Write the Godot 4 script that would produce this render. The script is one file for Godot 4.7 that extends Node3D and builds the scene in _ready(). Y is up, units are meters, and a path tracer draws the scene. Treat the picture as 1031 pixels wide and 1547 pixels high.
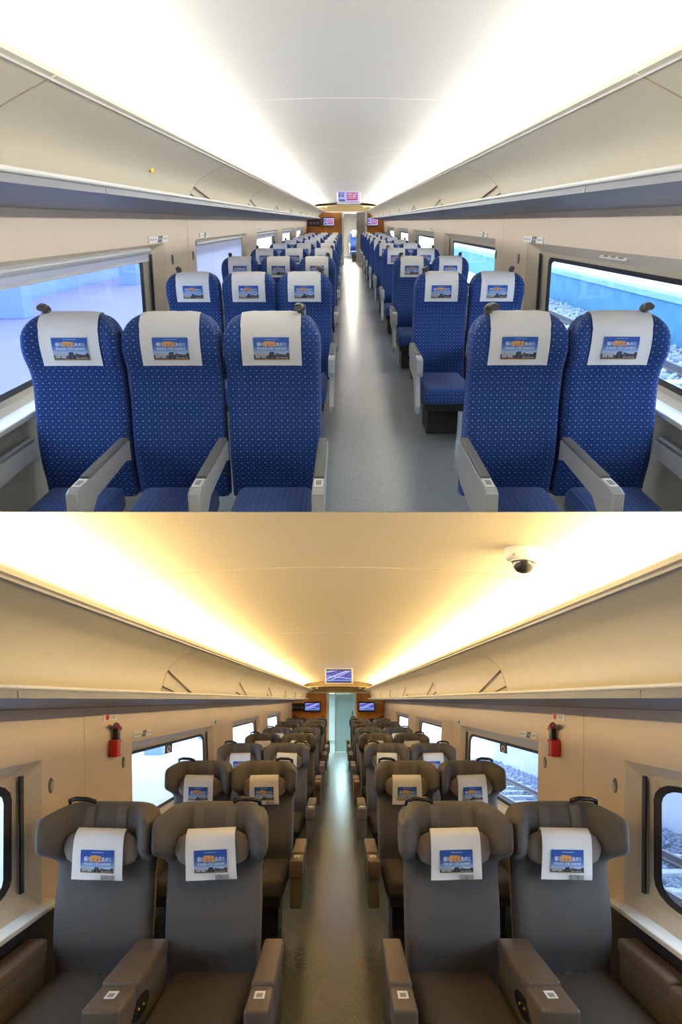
extends Node3D
# Two railway carriages, one above the other. The lower one stands level; the upper one climbs a steep incline.
# Lengths in metres. Inside a carriage x is across, y is height above the eye, and -z (the distance "d") runs forward.

const EYE := Vector3(0, 1.88, 0)
const FOCAL := 1200.0          # in pixels of the 1031 x 1547 frame
const AXIS_ROW := 900.0        # row of the frame that the lens axis meets
const UP_CUT := 0.3479         # the added panel between the carriages, as a slope inside the upper and the lower one
const LOW_CUT := 0.2397

var upper: Dictionary
var lower: Dictionary
var mats := {}
var names := {}
var rng := RandomNumberGenerator.new()

# ------------------------------------------------------------------ geometry
class Geo:
	var v := PackedVector3Array()
	var uv := PackedVector2Array()
	var sg := PackedInt32Array()
	func tri(a: Vector3, b: Vector3, c: Vector3, g := -1, ua := Vector2.ZERO, ub := Vector2.ZERO, uc := Vector2.ZERO) -> void:
		v.append(a); v.append(b); v.append(c)
		uv.append(ua); uv.append(ub); uv.append(uc)
		sg.append(g)
	func quad(a: Vector3, b: Vector3, c: Vector3, d: Vector3, g := -1) -> void:
		tri(a, b, c, g, Vector2(0, 1), Vector2(1, 1), Vector2(1, 0))
		tri(a, c, d, g, Vector2(0, 1), Vector2(1, 0), Vector2(0, 0))
	# rows of points; uv runs 0..1 over the sheet (u along a row, v down the rows)
	func sheet(rows: Array, g := 1, close_rows := false) -> void:
		var n := rows.size()
		for i in (n if close_rows else n - 1):
			var a: PackedVector3Array = rows[i]
			var b: PackedVector3Array = rows[(i + 1) % n]
			var m := a.size()
			for j in m - 1:
				var u0 := float(j) / (m - 1)
				var u1 := float(j + 1) / (m - 1)
				var v0 := float(i) / (n - 1)
				var v1 := float(i + 1) / (n - 1)
				tri(a[j], a[j + 1], b[j + 1], g, Vector2(u0, v0), Vector2(u1, v0), Vector2(u1, v1))
				tri(a[j], b[j + 1], b[j], g, Vector2(u0, v0), Vector2(u1, v1), Vector2(u0, v1))
	func fan(p: PackedVector3Array, flip := false) -> void:
		var c := Vector3.ZERO
		for q in p: c += q
		c /= p.size()
		for i in p.size():
			var a := p[i]
			var b := p[(i + 1) % p.size()]
			if flip: tri(c, b, a)
			else: tri(c, a, b)
	# solid between loops of equal length, capped at both ends
	func loft(loops: Array, g := 1, capped := true) -> void:
		for i in loops.size() - 1:
			var a: PackedVector3Array = loops[i]
			var b: PackedVector3Array = loops[i + 1]
			for j in a.size():
				var k := (j + 1) % a.size()
				tri(a[j], a[k], b[k], g)
				tri(a[j], b[k], b[j], g)
		if capped:
			fan(loops[0], true)
			fan(loops[loops.size() - 1])
	# box with chamfered (steps 1) or rounded (steps 2, 3) edges
	func box(c: Vector3, h: Vector3, r := 0.0, steps := 1) -> void:
		var rr := minf(r, minf(h.x, minf(h.y, h.z)) * 0.999)
		var ax := []
		for k in 3:
			var l := PackedFloat32Array()
			if rr <= 0.0:
				l = PackedFloat32Array([-h[k], h[k]])
			else:
				for i in steps: l.append(-h[k] + rr * (1.0 - cos(PI / 2 * i / steps)) if false else -h[k] + rr * float(i) / steps)
				l.append(-h[k] + rr); l.append(h[k] - rr)
				for i in steps: l.append(h[k] - rr + rr * float(i + 1) / steps)
			ax.append(l)
		for k in 3:
			var p := (k + 1) % 3
			var q := (k + 2) % 3
			for s in [-1.0, 1.0]:
				var rows := []
				for i in ax[p].size():
					var row := PackedVector3Array()
					for j in ax[q].size():
						var w := Vector3.ZERO
						w[k] = s * h[k]; w[p] = ax[p][i]; w[q] = ax[q][j]
						if rr > 0.0:
							var inner := w.clamp(-h + Vector3.ONE * rr, h - Vector3.ONE * rr)
							w = inner + (w - inner).normalized() * rr
						row.append(c + w)
					rows.append(row)
				if s < 0: rows.reverse()
				sheet(rows, 1 if steps > 1 else -1)
	# a flat outline in the plane (z, y), thick in x, with eased edges
	func plate(poly: PackedVector2Array, x0: float, x1: float, ease := 0.0) -> void:
		var c := Vector2.ZERO
		for q in poly: c += q
		c /= poly.size()
		var layers := []
		var xs := [x0, x0 + ease, x1 - ease, x1] if ease > 0 else [x0, x1]
		for i in xs.size():
			var l := PackedVector3Array()
			for q in poly:
				var w := q
				if ease > 0 and (i == 0 or i == 3): w = q - (q - c).normalized() * ease * 0.8
				l.append(Vector3(xs[i], w.y, w.x))
			layers.append(l)
		for i in layers.size() - 1:
			for j in poly.size():
				var k := (j + 1) % poly.size()
				quad(layers[i][j], layers[i][k], layers[i + 1][k], layers[i + 1][j])
		var t := Geometry2D.triangulate_polygon(poly)
		for i in range(0, t.size(), 3):
			tri(layers[0][t[i + 2]], layers[0][t[i + 1]], layers[0][t[i]])
			var m := layers.size() - 1
			tri(layers[m][t[i]], layers[m][t[i + 1]], layers[m][t[i + 2]])
	func tube(path: PackedVector3Array, r: float, n := 8, flat := 1.0) -> void:
		var loops := []
		for i in path.size():
			var t := (path[mini(i + 1, path.size() - 1)] - path[maxi(i - 1, 0)]).normalized()
			var a := t.cross(Vector3.UP if absf(t.y) < 0.9 else Vector3.RIGHT).normalized()
			var b := a.cross(t).normalized()
			var l := PackedVector3Array()
			for j in n:
				var w := TAU * j / n
				l.append(path[i] + a * cos(w) * r + b * sin(w) * r * flat)
			loops.append(l)
		loft(loops)
	# turned about y: points (radius, height)
	func lathe(c: Vector3, prof: PackedVector2Array, n := 20) -> void:
		var loops := []
		for q in prof:
			var l := PackedVector3Array()
			for j in n: l.append(c + Vector3(cos(TAU * j / n) * q.x, q.y, sin(TAU * j / n) * q.x))
			loops.append(l)
		loft(loops)
	# a profile (x, y) with thickness, drawn out from z0 to z1
	func shell(inner: PackedVector2Array, outer: PackedVector2Array, z0: float, z1: float, cuts := 1) -> void:
		for side in [inner, outer]:
			var rows := []
			for i in cuts + 1:
				var z := lerpf(z0, z1, float(i) / cuts)
				var row := PackedVector3Array()
				for q in side: row.append(Vector3(q.x, q.y, z))
				rows.append(row)
			if side == outer: rows.reverse()
			sheet(rows, 1 if side == inner else 2)
		for z in [z0, z1]:
			for j in inner.size() - 1:
				quad(Vector3(inner[j].x, inner[j].y, z), Vector3(inner[j + 1].x, inner[j + 1].y, z), Vector3(outer[j + 1].x, outer[j + 1].y, z), Vector3(outer[j].x, outer[j].y, z))
		for j in [0, inner.size() - 1]:
			quad(Vector3(inner[j].x, inner[j].y, z0), Vector3(inner[j].x, inner[j].y, z1), Vector3(outer[j].x, outer[j].y, z1), Vector3(outer[j].x, outer[j].y, z0))
	# saw off what lies where n.p < c
	func cut(n: Vector3, c: float) -> void:
		var a := Geo.new()
		for i in sg.size():
			var p := []
			for k in 3:
				var i0 := i * 3 + k
				var i1 := i * 3 + (k + 1) % 3
				var d0 := n.dot(v[i0]) - c
				var d1 := n.dot(v[i1]) - c
				if d0 >= 0: p.append([v[i0], uv[i0]])
				if (d0 >= 0) != (d1 >= 0):
					var t := d0 / (d0 - d1)
					p.append([v[i0].lerp(v[i1], t), uv[i0].lerp(uv[i1], t)])
			for k in range(1, p.size() - 1):
				a.tri(p[0][0], p[k][0], p[k + 1][0], sg[i], p[0][1], p[k][1], p[k + 1][1])
		v = a.v; uv = a.uv; sg = a.sg

func outset(prof: PackedVector2Array, t: float) -> PackedVector2Array:
	var out := PackedVector2Array()
	for i in prof.size():
		var d := (prof[mini(i + 1, prof.size() - 1)] - prof[maxi(i - 1, 0)]).normalized()
		out.append(prof[i] + Vector2(d.y, -d.x) * t)
	return out

func curve(ctrl: Array, n: int) -> PackedVector2Array:
	var out := PackedVector2Array()
	for i in n + 1:
		var t := float(i) / n * (ctrl.size() - 1)
		var k := mini(int(t), ctrl.size() - 2)
		var p0: Vector2 = ctrl[maxi(k - 1, 0)]
		var p3: Vector2 = ctrl[mini(k + 2, ctrl.size() - 1)]
		out.append((ctrl[k] as Vector2).cubic_interpolate(ctrl[k + 1], p0, p3, t - k))
	return out

func pick(table: Array, y: float) -> float:   # table of (y, value), linear between
	if y <= table[0].x: return table[0].y
	for i in table.size() - 1:
		if y <= table[i + 1].x:
			return lerpf(table[i].y, table[i + 1].y, (y - table[i].x) / (table[i + 1].x - table[i].x))
	return table[table.size() - 1].y

func commit(g: Geo) -> ArrayMesh:
	if g.sg.is_empty(): return null
	var mid := Vector3.ZERO
	for p in g.v: mid += p
	mid /= g.v.size()
	var vol := 0.0
	for i in g.sg.size():
		vol += (g.v[i * 3] - mid).dot((g.v[i * 3 + 1] - mid).cross(g.v[i * 3 + 2] - mid))
	var order := [0, 2, 1] if vol > 0 else [0, 1, 2]
	var st := SurfaceTool.new()
	st.begin(Mesh.PRIMITIVE_TRIANGLES)
	for i in g.sg.size():
		st.set_smooth_group(g.sg[i])
		for k in order:
			st.set_uv(g.uv[i * 3 + k])
			st.add_vertex(g.v[i * 3 + k])
	st.generate_normals()
	st.index()
	return st.commit()

# ------------------------------------------------------------------ nodes
func numbered(called: String) -> String:
	var n: int = names.get(called, 0)
	names[called] = n + 1
	return called if n == 0 else "%s_%03d" % [called, n]

func obj(called: String, g, m: Material, parent: Node3D) -> MeshInstance3D:
	var mesh: ArrayMesh = commit(g) if g is Geo else g
	if mesh == null: return null
	var o := MeshInstance3D.new()
	o.name = called
	o.mesh = mesh
	o.material_override = m
	parent.add_child(o, true)
	return o

func thing(called: String, label: String, category: String, car: Dictionary, at := Vector3.ZERO, group := "", kind := "") -> Node3D:
	var o := Node3D.new()
	o.name = numbered(called)
	add_child(o)
	o.transform = car.t * Transform3D(Basis(), at)
	o.set_meta("label", label)
	o.set_meta("category", category)
	if group: o.set_meta("group", group)
	if kind: o.set_meta("kind", kind)
	return o

func copy_of(src: Node3D, label: String, car: Dictionary, at: Vector3) -> Node3D:
	var o := src.duplicate() as Node3D
	o.name = numbered(src.get_meta("base_name"))
	add_child(o)
	o.transform = car.t * Transform3D(Basis(), at)
	o.set_meta("label", label)
	return o

# ------------------------------------------------------------------ materials
func mat(called: String, c: Color, rough := 0.7, metal := 0.0) -> StandardMaterial3D:
	var m := StandardMaterial3D.new()
	m.resource_name = called
	m.albedo_color = c
	m.roughness = rough
	m.metallic = metal
	m.cull_mode = BaseMaterial3D.CULL_DISABLED
	mats[called] = m
	return m

func c8(r: int, g: int, b: int) -> Color:
	return Color(r / 255.0, g / 255.0, b / 255.0)

func noise_tex(sd: int, freq: float, lo: Color, hi: Color, size := 256, octaves := 4) -> NoiseTexture2D:
	var n := FastNoiseLite.new()
	n.seed = sd
	n.frequency = freq
	n.fractal_octaves = octaves
	var t := NoiseTexture2D.new()
	t.width = size; t.height = size; t.seamless = true; t.noise = n
	var gr := Gradient.new()
	gr.set_color(0, lo); gr.set_color(1, hi)
	t.color_ramp = gr
	return t

func triplanar(m: StandardMaterial3D, s: float, world := false) -> void:
	m.uv1_triplanar = true
	m.uv1_world_triplanar = world
	m.uv1_scale = Vector3.ONE / s
	m.uv1_triplanar_sharpness = 6.0

func speck_image(size: int, base: Color, spots: Array, n: int, sd: int, jitter: float) -> ImageTexture:
	var im := Image.create(size, size, false, Image.FORMAT_RGB8)
	var r := RandomNumberGenerator.new()
	r.seed = sd
	for y in size:
		for x in size:
			var k := 1.0 + r.randf_range(-jitter, jitter)
			im.set_pixel(x, y, Color(base.r * k, base.g * k, base.b * k))
	for i in n:
		var c: Color = spots[r.randi() % spots.size()]
		im.fill_rect(Rect2i(r.randi() % size, r.randi() % size, 1 + r.randi() % 2, 1 + r.randi() % 2), c)
	return ImageTexture.create_from_image(im)

func dotted_cloth() -> ImageTexture:
	# staggered pale specks woven into blue cloth; one tile is 58 mm
	var im := Image.create(128, 128, false, Image.FORMAT_RGB8)
	var r := RandomNumberGenerator.new()
	r.seed = 5
	for y in 128:
		for x in 128:
			var k := r.randf_range(0.8, 1.2) * (1.06 if (x / 2 + y / 2) % 2 == 0 else 0.94)
			im.set_pixel(x, y, Color(0.01 * k, 0.21 * k, 0.48 * k))
	var pale := c8(204, 206, 208)
	var soft := c8(92, 136, 200)
	for row in 4:
		var y0 := row * 32 + 10
		for col in 2:
			var x0 := col * 64 + (12 if row % 2 == 0 else 44)
			var c := pale if row % 2 == 0 else soft
			im.fill_rect(Rect2i(x0, y0, 12, 6), c)
			im.fill_rect(Rect2i(x0 + 2, y0 - 1, 8, 8), c)
	return ImageTexture.create_from_image(im)

const GLYPHS := {
	"ban": ["..#...#####", "..#...#....", "#####.#....", "..#...#####", ".###..#...#", ".#.##.#.#.#", "#.#.#.#.##.", "..#...#.#..", "..#..#.#.#.", "..#..##...#"],
	"chuan": ["#....#....#", "#....#....#", "#....#....#", "#....#....#", "#....#....#", "#....#....#", "#....#....#", "#....#....#", "#.........#", ".#........#"],
	"ji": ["..#...#....", ".#########.", "##...#.....", ".#########.", ".#...#.....", ".##########", ".....#.....", "###########", "..#..#..#..", "##...#...##"],
	"cheng": ["......#.#..", "......#..#.", ".##########", ".#....#....", ".####.#..#.", ".#..#..#.#.", ".#..#..##..", ".#.##..#..#", "#.....#.#.#", "#....#...##"],
	"zao": ["..#.....#..", "..#.....#..", "#.#.#...#..", "#.##.#####.", "..#.....#..", "..#.....#..", ".#.#....#..", ".#..#...#..", "#....######", "...........",],
	"a": [".###.######", "#...#..#...", "#.###.####.", "#.#.#.#..#.", "#.###.####.", "#...#.#..#.", "#.#.#.####.", "#.#....##..", "#..##.#..#.", "###..#....#"],
	"b": ["###########", "#....#....#", "#.#######.#", "#....#....#", "#.#######.#", "..#.....#..", "..#######..", "..#.....#..", "..#######..", ".#.......#."],
	"c": ["..#....#...", ".#########.", "#..#..#..#.", "..#######..", "..#.....#..", "..#######..", "..#.....#..", "###########", "....#.#....", "####...####"],
}

func stamp(im: Image, glyph: String, x: int, y: int, w: int, h: int, c: Color) -> void:
	var rows: Array = GLYPHS[glyph]
	for py in h:
		for px in w:
			var line: String = rows[mini(py * rows.size() / h, rows.size() - 1)]
			if line[mini(px * 11 / w, 10)] == "#": im.set_pixel(x + px, y + py, c)

func advert(extra: bool) -> ImageTexture:
	# the print on the head cloths: blue sky, a town along the foot, a line of large characters and a line of small ones
	var im := Image.create(332, 200, false, Image.FORMAT_RGB8)
	var r := RandomNumberGenerator.new()
	r.seed = 12
	for y in 200:
		for x in 332:
			var k := clampf((y - 20) / 110.0, 0, 1)
			im.set_pixel(x, y, c8(40, 88, 178).lerp(c8(176, 204, 236), k * k))
	var x := 0
	while x < 332:   # buildings
		var w := r.randi_range(10, 26)
		var h := r.randi_range(38, 58) if x > 120 else r.randi_range(30, 40)
		var t := r.randf_range(0.22, 0.42)
		im.fill_rect(Rect2i(x, 192 - h, w, h), Color(t, t * 0.98, t * 1.05))
		x += w
	im.fill_rect(Rect2i(150, 126, 40, 34), c8(70, 72, 92))
	im.fill_rect(Rect2i(14, 132, 46, 50), c8(178, 184, 190))
	im.fill_rect(Rect2i(68, 132, 46, 50), c8(184, 190, 194))
	im.fill_rect(Rect2i(0, 192, 332, 8), c8(214, 172, 110))
	im.fill_rect(Rect2i(110, 14, 120, 4), c8(170, 196, 230))
	var white := c8(250, 250, 250)
	for o in 2:
		stamp(im, "ban", 34 + o, 42, 30, 32, white)
		stamp(im, "chuan", 68 + o, 44, 26, 30, white)
	for i in 3:
		for o in [[0, 0], [2, 0], [0, 2], [2, 2]]: stamp(im, ["a", "b", "c"][i], 97 + i * 37 + o[0], 35 + o[1], 35, 42, c8(252, 176, 30))
	for i in 3: stamp(im, ["ji", "cheng", "zao"][i], 212 + i * 33, 44, 29, 31, white)
	for i in 11: stamp(im, ["b", "ji", "c", "a", "cheng", "b", "zao", "c", "a", "ji", "b"][i], 34 + i * 24 + (8 if i > 3 else 0), 86, 19, 20, white)
	for i in 14: im.fill_rect(Rect2i(206 + i * 8, 176, 5, 6), c8(222, 224, 228))
	return ImageTexture.create_from_image(im)

func news_upper() -> ImageTexture:
	var im := Image.create(192, 108, false, Image.FORMAT_RGB8)
	for y in 108:
		for x in 192:
			im.set_pixel(x, y, c8(150, 160, 235).lerp(c8(228, 190, 245), x / 192.0))
	im.fill_rect(Rect2i(0, 16, 56, 16), c8(110, 120, 190))
	im.fill_rect(Rect2i(4, 36, 46, 18), c8(36, 40, 110))
	im.fill_rect(Rect2i(22, 42, 12, 6), c8(235, 240, 255))
	im.fill_rect(Rect2i(10, 76, 52, 16), c8(60, 66, 130))
	im.fill_rect(Rect2i(0, 92, 192, 16), c8(158, 164, 186))
	im.fill_rect(Rect2i(78, 18, 96, 66), c8(148, 34, 100))
	for i in 5:
		stamp(im, ["ban", "b", "ji", "c", "a"][i], 84 + i * 17, 24, 15, 15, c8(252, 236, 255))
		stamp(im, ["cheng", "c", "zao", "b", "ji"][i], 84 + i * 17, 43, 15, 15, c8(252, 236, 255))
	for i in 9: im.fill_rect(Rect2i(84 + i * 9, 63, 7, 7), c8(240, 200, 236))
	return ImageTexture.create_from_image(im)

func news_lower() -> ImageTexture:
	# aerial picture of pale roads crossing dark blue land, dark bars above and below
	var im := Image.create(192, 108, false, Image.FORMAT_RGB8)
	var n := FastNoiseLite.new()
	n.seed = 3
	n.frequency = 0.05
	for y in 108:
		for x in 192:
			var k := 0.5 + 0.5 * n.get_noise_2d(x, y)
			var c := c8(34, 38, 120).lerp(c8(110, 130, 230), k)
			for road in [[20.0, -0.16, 5.0], [78.0, -0.42, 6.0], [104.0, -0.5, 4.0], [52.0, 0.12, 3.0]]:
				if absf(y - (road[0] + road[1] * x)) < road[2]: c = c8(188, 192, 250)
			if y > 86 and y < 94: c = c8(120, 165, 245)
			if y < 10 or y > 97: c = c8(18, 18, 44)
			im.set_pixel(x, y, c)
	return ImageTexture.create_from_image(im)

func plate_image() -> ImageTexture:
	# seat number plate: white, small grey characters, a slanting dark field in the middle
	var im := Image.create(128, 40, false, Image.FORMAT_RGB8)
	im.fill(c8(236, 236, 234))
	for y in 40:
		im.fill_rect(Rect2i(62 - y / 4, y, 30, 1), c8(78, 80, 84))
	for i in 4: stamp(im, ["a", "c", "b", "ji"][i], 6 + i * 11, 14, 9, 12, c8(120, 122, 126))
	for i in 2: stamp(im, ["b", "c"][i], 64 + i * 12, 13, 10, 13, c8(214, 214, 214))
	for i in 3: stamp(im, ["c", "a", "b"][i], 95 + i * 10, 13, 8, 12, c8(120, 122, 126))
	return ImageTexture.create_from_image(im)

func make_materials() -> void:
	var m := mat("cream_wall_lining", c8(230, 211, 187), 0.55)
	m.albedo_texture = noise_tex(1, 0.02, c8(251, 251, 251), c8(255, 255, 255)); triplanar(m, 1.2)
	m = mat("cream_overhead_lining", c8(226, 218, 196), 0.5)
	m.albedo_texture = noise_tex(2, 0.02, c8(251, 251, 251), c8(255, 255, 255)); triplanar(m, 1.2)
	mat("white_ceiling", c8(198, 196, 192), 0.6)
	mat("cream_ceiling", c8(200, 189, 164), 0.6)
	mat("window_surround", c8(206, 192, 168), 0.55)
	mat("sill_white", c8(232, 228, 220), 0.4)
	mat("black_seal", c8(18, 22, 26), 0.5)
	mat("black_gap", c8(14, 14, 14), 0.8)
	mat("rail_white", c8(244, 243, 240), 0.6)
	mat("rack_grey", c8(128, 131, 138), 0.5)
	mats.rack_grey.metallic_specular = 0.35
	mat("grey_lower_wall", c8(150, 148, 136), 0.6)
	mat("dark_lower_wall", c8(34, 34, 38), 0.85)
	m = mat("upper_floor_vinyl", c8(255, 255, 255), 0.24)
	m.albedo_texture = speck_image(256, Color(0.50, 0.52, 0.515), [c8(150, 154, 152), c8(84, 88, 90), c8(136, 138, 134)], 2600, 31, 0.05); triplanar(m, 0.7)
	m = mat("lower_floor_vinyl", c8(255, 255, 255), 0.22)
	m.albedo_texture = speck_image(256, Color(0.32, 0.335, 0.29), [c8(124, 126, 112), c8(66, 70, 62), c8(108, 110, 100)], 2600, 32, 0.05); triplanar(m, 0.7)
	m = mat("blue_dotted_cloth", c8(255, 255, 255), 0.85)
	m.albedo_texture = dotted_cloth(); triplanar(m, 0.058)
	m.rim_enabled = true; m.rim = 0.25; m.rim_tint = 0.6
	m = mat("grey_seat_cloth", c8(255, 255, 255), 0.85)
	m.albedo_texture = weave(Color(0.36, 0.35, 0.345)); triplanar(m, 0.045)
	m.rim_enabled = true; m.rim = 0.2; m.rim_tint = 0.3
	m = mat("brown_cushion_cloth", c8(255, 255, 255), 0.85)
	m.albedo_texture = weave(Color(0.29, 0.262, 0.235)); triplanar(m, 0.05)
	m = mat("strap_cloth", c8(255, 255, 255), 0.85)
	m.albedo_texture = weave(Color(0.41, 0.395, 0.38)); triplanar(m, 0.045)
	m = mat("taupe_pillow_cloth", c8(150, 138, 126), 0.85)
	m = mat("brown_leather", c8(106, 90, 74), 0.42)
	m.heightmap_enabled = true; m.heightmap_scale = 0.06; m.heightmap_texture = noise_tex(8, 0.08, Color.BLACK, Color.WHITE); triplanar(m, 0.1)
	mat("arm_side_grey", c8(96, 90, 78), 0.8)
	mat("arm_plastic", c8(168, 170, 168), 0.45)
	mat("arm_pad", c8(104, 104, 102), 0.6)
	mat("white_cloth", c8(250, 249, 247), 0.8)
	mat("handle_black", c8(40, 38, 36), 0.25)
	mat("handle_grey", c8(78, 74, 70), 0.3)
	mat("dark_base", c8(44, 40, 38), 0.6)
	mat("seat_shell", c8(84, 84, 88), 0.5)
	m = mat("printed_advert", Color.WHITE, 0.7); m.albedo_texture = advert(false)
	m = mat("number_plate", Color.WHITE, 0.5); m.albedo_texture = plate_image()
	m = mat("orange_wood", c8(255, 255, 255), 0.4)
	m.albedo_texture = noise_tex(14, 0.012, c8(176, 112, 42), c8(200, 136, 60)); triplanar(m, 0.8); m.uv1_scale = Vector3(1.2, 0.16, 1.2)
	mat("end_ceiling", c8(170, 150, 104), 0.6)
	mat("frame_white", c8(226, 226, 224), 0.4)
	mat("door_grey", c8(168, 168, 158), 0.35)
	mat("tv_frame", c8(190, 190, 196), 0.4)
	mat("tv_black", c8(22, 20, 24), 0.35)
	mat("hammer_red", c8(196, 24, 22), 0.35)
	mat("hammer_black", c8(26, 24, 22), 0.4)
	mat("metal", c8(170, 168, 164), 0.3, 0.9)
	mat("sticker_white", c8(242, 240, 236), 0.6)
	mat("sticker_red", c8(206, 40, 40), 0.6)
	mat("sticker_grey", c8(150, 150, 150), 0.6)
	mat("sticker_yellow", c8(246, 206, 30), 0.6)
	mat("cord_brown", c8(108, 88, 66), 0.6)
	mat("blind_cloth", c8(240, 242, 250), 0.8); mats.blind_cloth.backlight_enabled = true; mats.blind_cloth.backlight = Color(1.0, 1.0, 1.0)
	m = mat("blind_roller", c8(200, 202, 206), 0.3)
	m = mat("window_glass", Color(0.86, 0.94, 1.0, 0.08), 0.02)
	m.metallic_specular = 0.3
	m.transparency = BaseMaterial3D.TRANSPARENCY_ALPHA
	m = mat("frosted_door_glass", Color(0.72, 0.88, 0.92, 0.55), 0.12)
	m.transparency = BaseMaterial3D.TRANSPARENCY_ALPHA
	m = mat("dome_black", c8(16, 14, 14), 0.06); m.clearcoat_enabled = true
	# outside: the blue cast of the light is put into these colours
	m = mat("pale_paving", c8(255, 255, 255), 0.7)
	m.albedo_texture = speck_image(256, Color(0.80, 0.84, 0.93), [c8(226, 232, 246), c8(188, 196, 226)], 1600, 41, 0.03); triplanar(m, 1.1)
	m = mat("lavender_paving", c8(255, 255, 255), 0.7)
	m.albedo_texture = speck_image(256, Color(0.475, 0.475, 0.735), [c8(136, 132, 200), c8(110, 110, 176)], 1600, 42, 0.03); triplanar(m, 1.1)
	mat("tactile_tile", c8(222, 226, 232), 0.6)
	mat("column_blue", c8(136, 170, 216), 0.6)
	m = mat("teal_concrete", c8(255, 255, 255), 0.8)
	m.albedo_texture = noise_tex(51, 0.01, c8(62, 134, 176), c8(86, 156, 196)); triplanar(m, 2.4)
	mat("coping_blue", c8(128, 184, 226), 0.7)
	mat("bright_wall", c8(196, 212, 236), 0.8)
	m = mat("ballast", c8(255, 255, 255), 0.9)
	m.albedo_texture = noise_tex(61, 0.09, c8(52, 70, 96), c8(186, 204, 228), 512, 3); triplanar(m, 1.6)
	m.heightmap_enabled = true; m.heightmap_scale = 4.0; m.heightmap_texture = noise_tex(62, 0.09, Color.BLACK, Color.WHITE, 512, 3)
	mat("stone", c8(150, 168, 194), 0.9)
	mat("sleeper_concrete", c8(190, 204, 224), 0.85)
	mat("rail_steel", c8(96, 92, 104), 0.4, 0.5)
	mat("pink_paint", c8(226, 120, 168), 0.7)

func weave(c: Color) -> ImageTexture:
	var im := Image.create(64, 64, false, Image.FORMAT_RGB8)
	var r := RandomNumberGenerator.new()
	r.seed = 77
	for y in 64:
		for x in 64:
			var k := (1.22 if (x / 4 + y / 4) % 2 == 0 else 0.8) * r.randf_range(0.9, 1.1)
			im.set_pixel(x, y, Color(c.r * k, c.g * k, c.b * k))
	return ImageTexture.create_from_image(im)

func glow(called: String, c: Color, energy: float, tex: Texture2D = null) -> StandardMaterial3D:
	var m := mat(called, Color(0.05, 0.05, 0.05), 0.4)
	m.emission_enabled = true
	m.emission = c
	m.emission_energy_multiplier = energy
	if tex:
		m.emission_texture = tex
		m.emission_operator = BaseMaterial3D.EMISSION_OP_MULTIPLY
	return m

# ------------------------------------------------------------------ seats
func back_spec(ctrl: Array, widths: Array, zc: float, corner: float, bolster: float, wing: float, wing_from: float) -> Dictionary:
	var prof := curve(ctrl, 56)
	var nrm := PackedVector2Array()
	for i in prof.size():
		var d := (prof[mini(i + 1, prof.size() - 1)] - prof[maxi(i - 1, 0)]).normalized()
		nrm.append(Vector2(-d.y, d.x))
	var top := 0
	for i in prof.size():
		if prof[i].x > prof[top].x: top = i
	return {"p": prof, "n": nrm, "w": widths, "zc": zc, "top": prof[top].x, "top_at": top, "corner": corner, "bolster": bolster, "wing": wing, "wing_from": wing_from}

func back_point(b: Dictionary, u: float, s: float, off := 0.0) -> Vector3:
	var i := mini(int(s), b.p.size() - 2)
	var p: Vector2 = (b.p[i] as Vector2).lerp(b.p[i + 1], s - i)
	var n: Vector2 = ((b.n[i] as Vector2).lerp(b.n[i + 1], s - i)).normalized()
	var a := minf(absf(u), 1.0)
	var k := pow(maxf(1.0 - pow(a, 6.0), 0.0), 1.0 / 6.0)
	var c := Vector2(clampf(p.x, b.p[0].x, b.top - 0.06), b.zc)
	var q := c + (p - c) * k + n * off
	var front := smoothstep(b.zc - 0.04, b.zc + 0.05, p.y)
	q.x -= b.corner * pow(a, 5.0) * smoothstep(b.top - 0.2, b.top, p.x)
	q.y += b.bolster * smoothstep(0.5, 0.92, a) * front
	if b.wing > 0:
		var h := smoothstep(b.wing_from - 0.07, b.wing_from + 0.04, q.x) * (1.0 - smoothstep(b.top - 0.06, b.top + 0.02, q.x) * 0.8)
		q.y += b.wing * smoothstep(0.5, 0.95, a) * h * lerpf(1.0, front, k)
	return Vector3(u * pick(b.w, p.x), q.x, q.y)

func back_geo(b: Dictionary, cols := 22) -> Geo:
	var g := Geo.new()
	var rows := []
	for i in b.p.size():
		var row := PackedVector3Array()
		for j in cols + 1:
			var t := lerpf(-1.0, 1.0, float(j) / cols)
			row.append(back_point(b, sin(t * PI / 2) * 0.55 + t * 0.45, i))
		rows.append(row)
	g.sheet(rows, 1, true)
	return g

func front_at(b: Dictionary, y: float) -> float:
	for i in b.top_at:
		if b.p[i + 1].x >= y: return i + (y - b.p[i].x) / (b.p[i + 1].x - b.p[i].x)
	return b.top_at

func back_strip(b: Dictionary, x0: float, x1: float, s0: float, s1: float, off: float, nx := 8, ns := 12, wave := 0.0) -> Geo:
	var g := Geo.new()
	var rows := []
	for i in ns + 1:
		var s := lerpf(s1, s0, float(i) / ns)
		var row := PackedVector3Array()
		for j in nx + 1:
			var x := lerpf(x0, x1, float(j) / nx)
			var yy: float = b.p[int(s)].x
			var p := back_point(b, x / pick(b.w, yy), s, off + wave * 0.5 * (1.0 + sin(j * 2.1 + i * 0.55)))
			row.append(p)
		rows.append(row)
	g.sheet(rows, 1)
	return g

func sawn(g: Geo, seat_cut) -> Geo:
	if seat_cut != null: g.cut(seat_cut[0], seat_cut[1])
	return g

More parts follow.
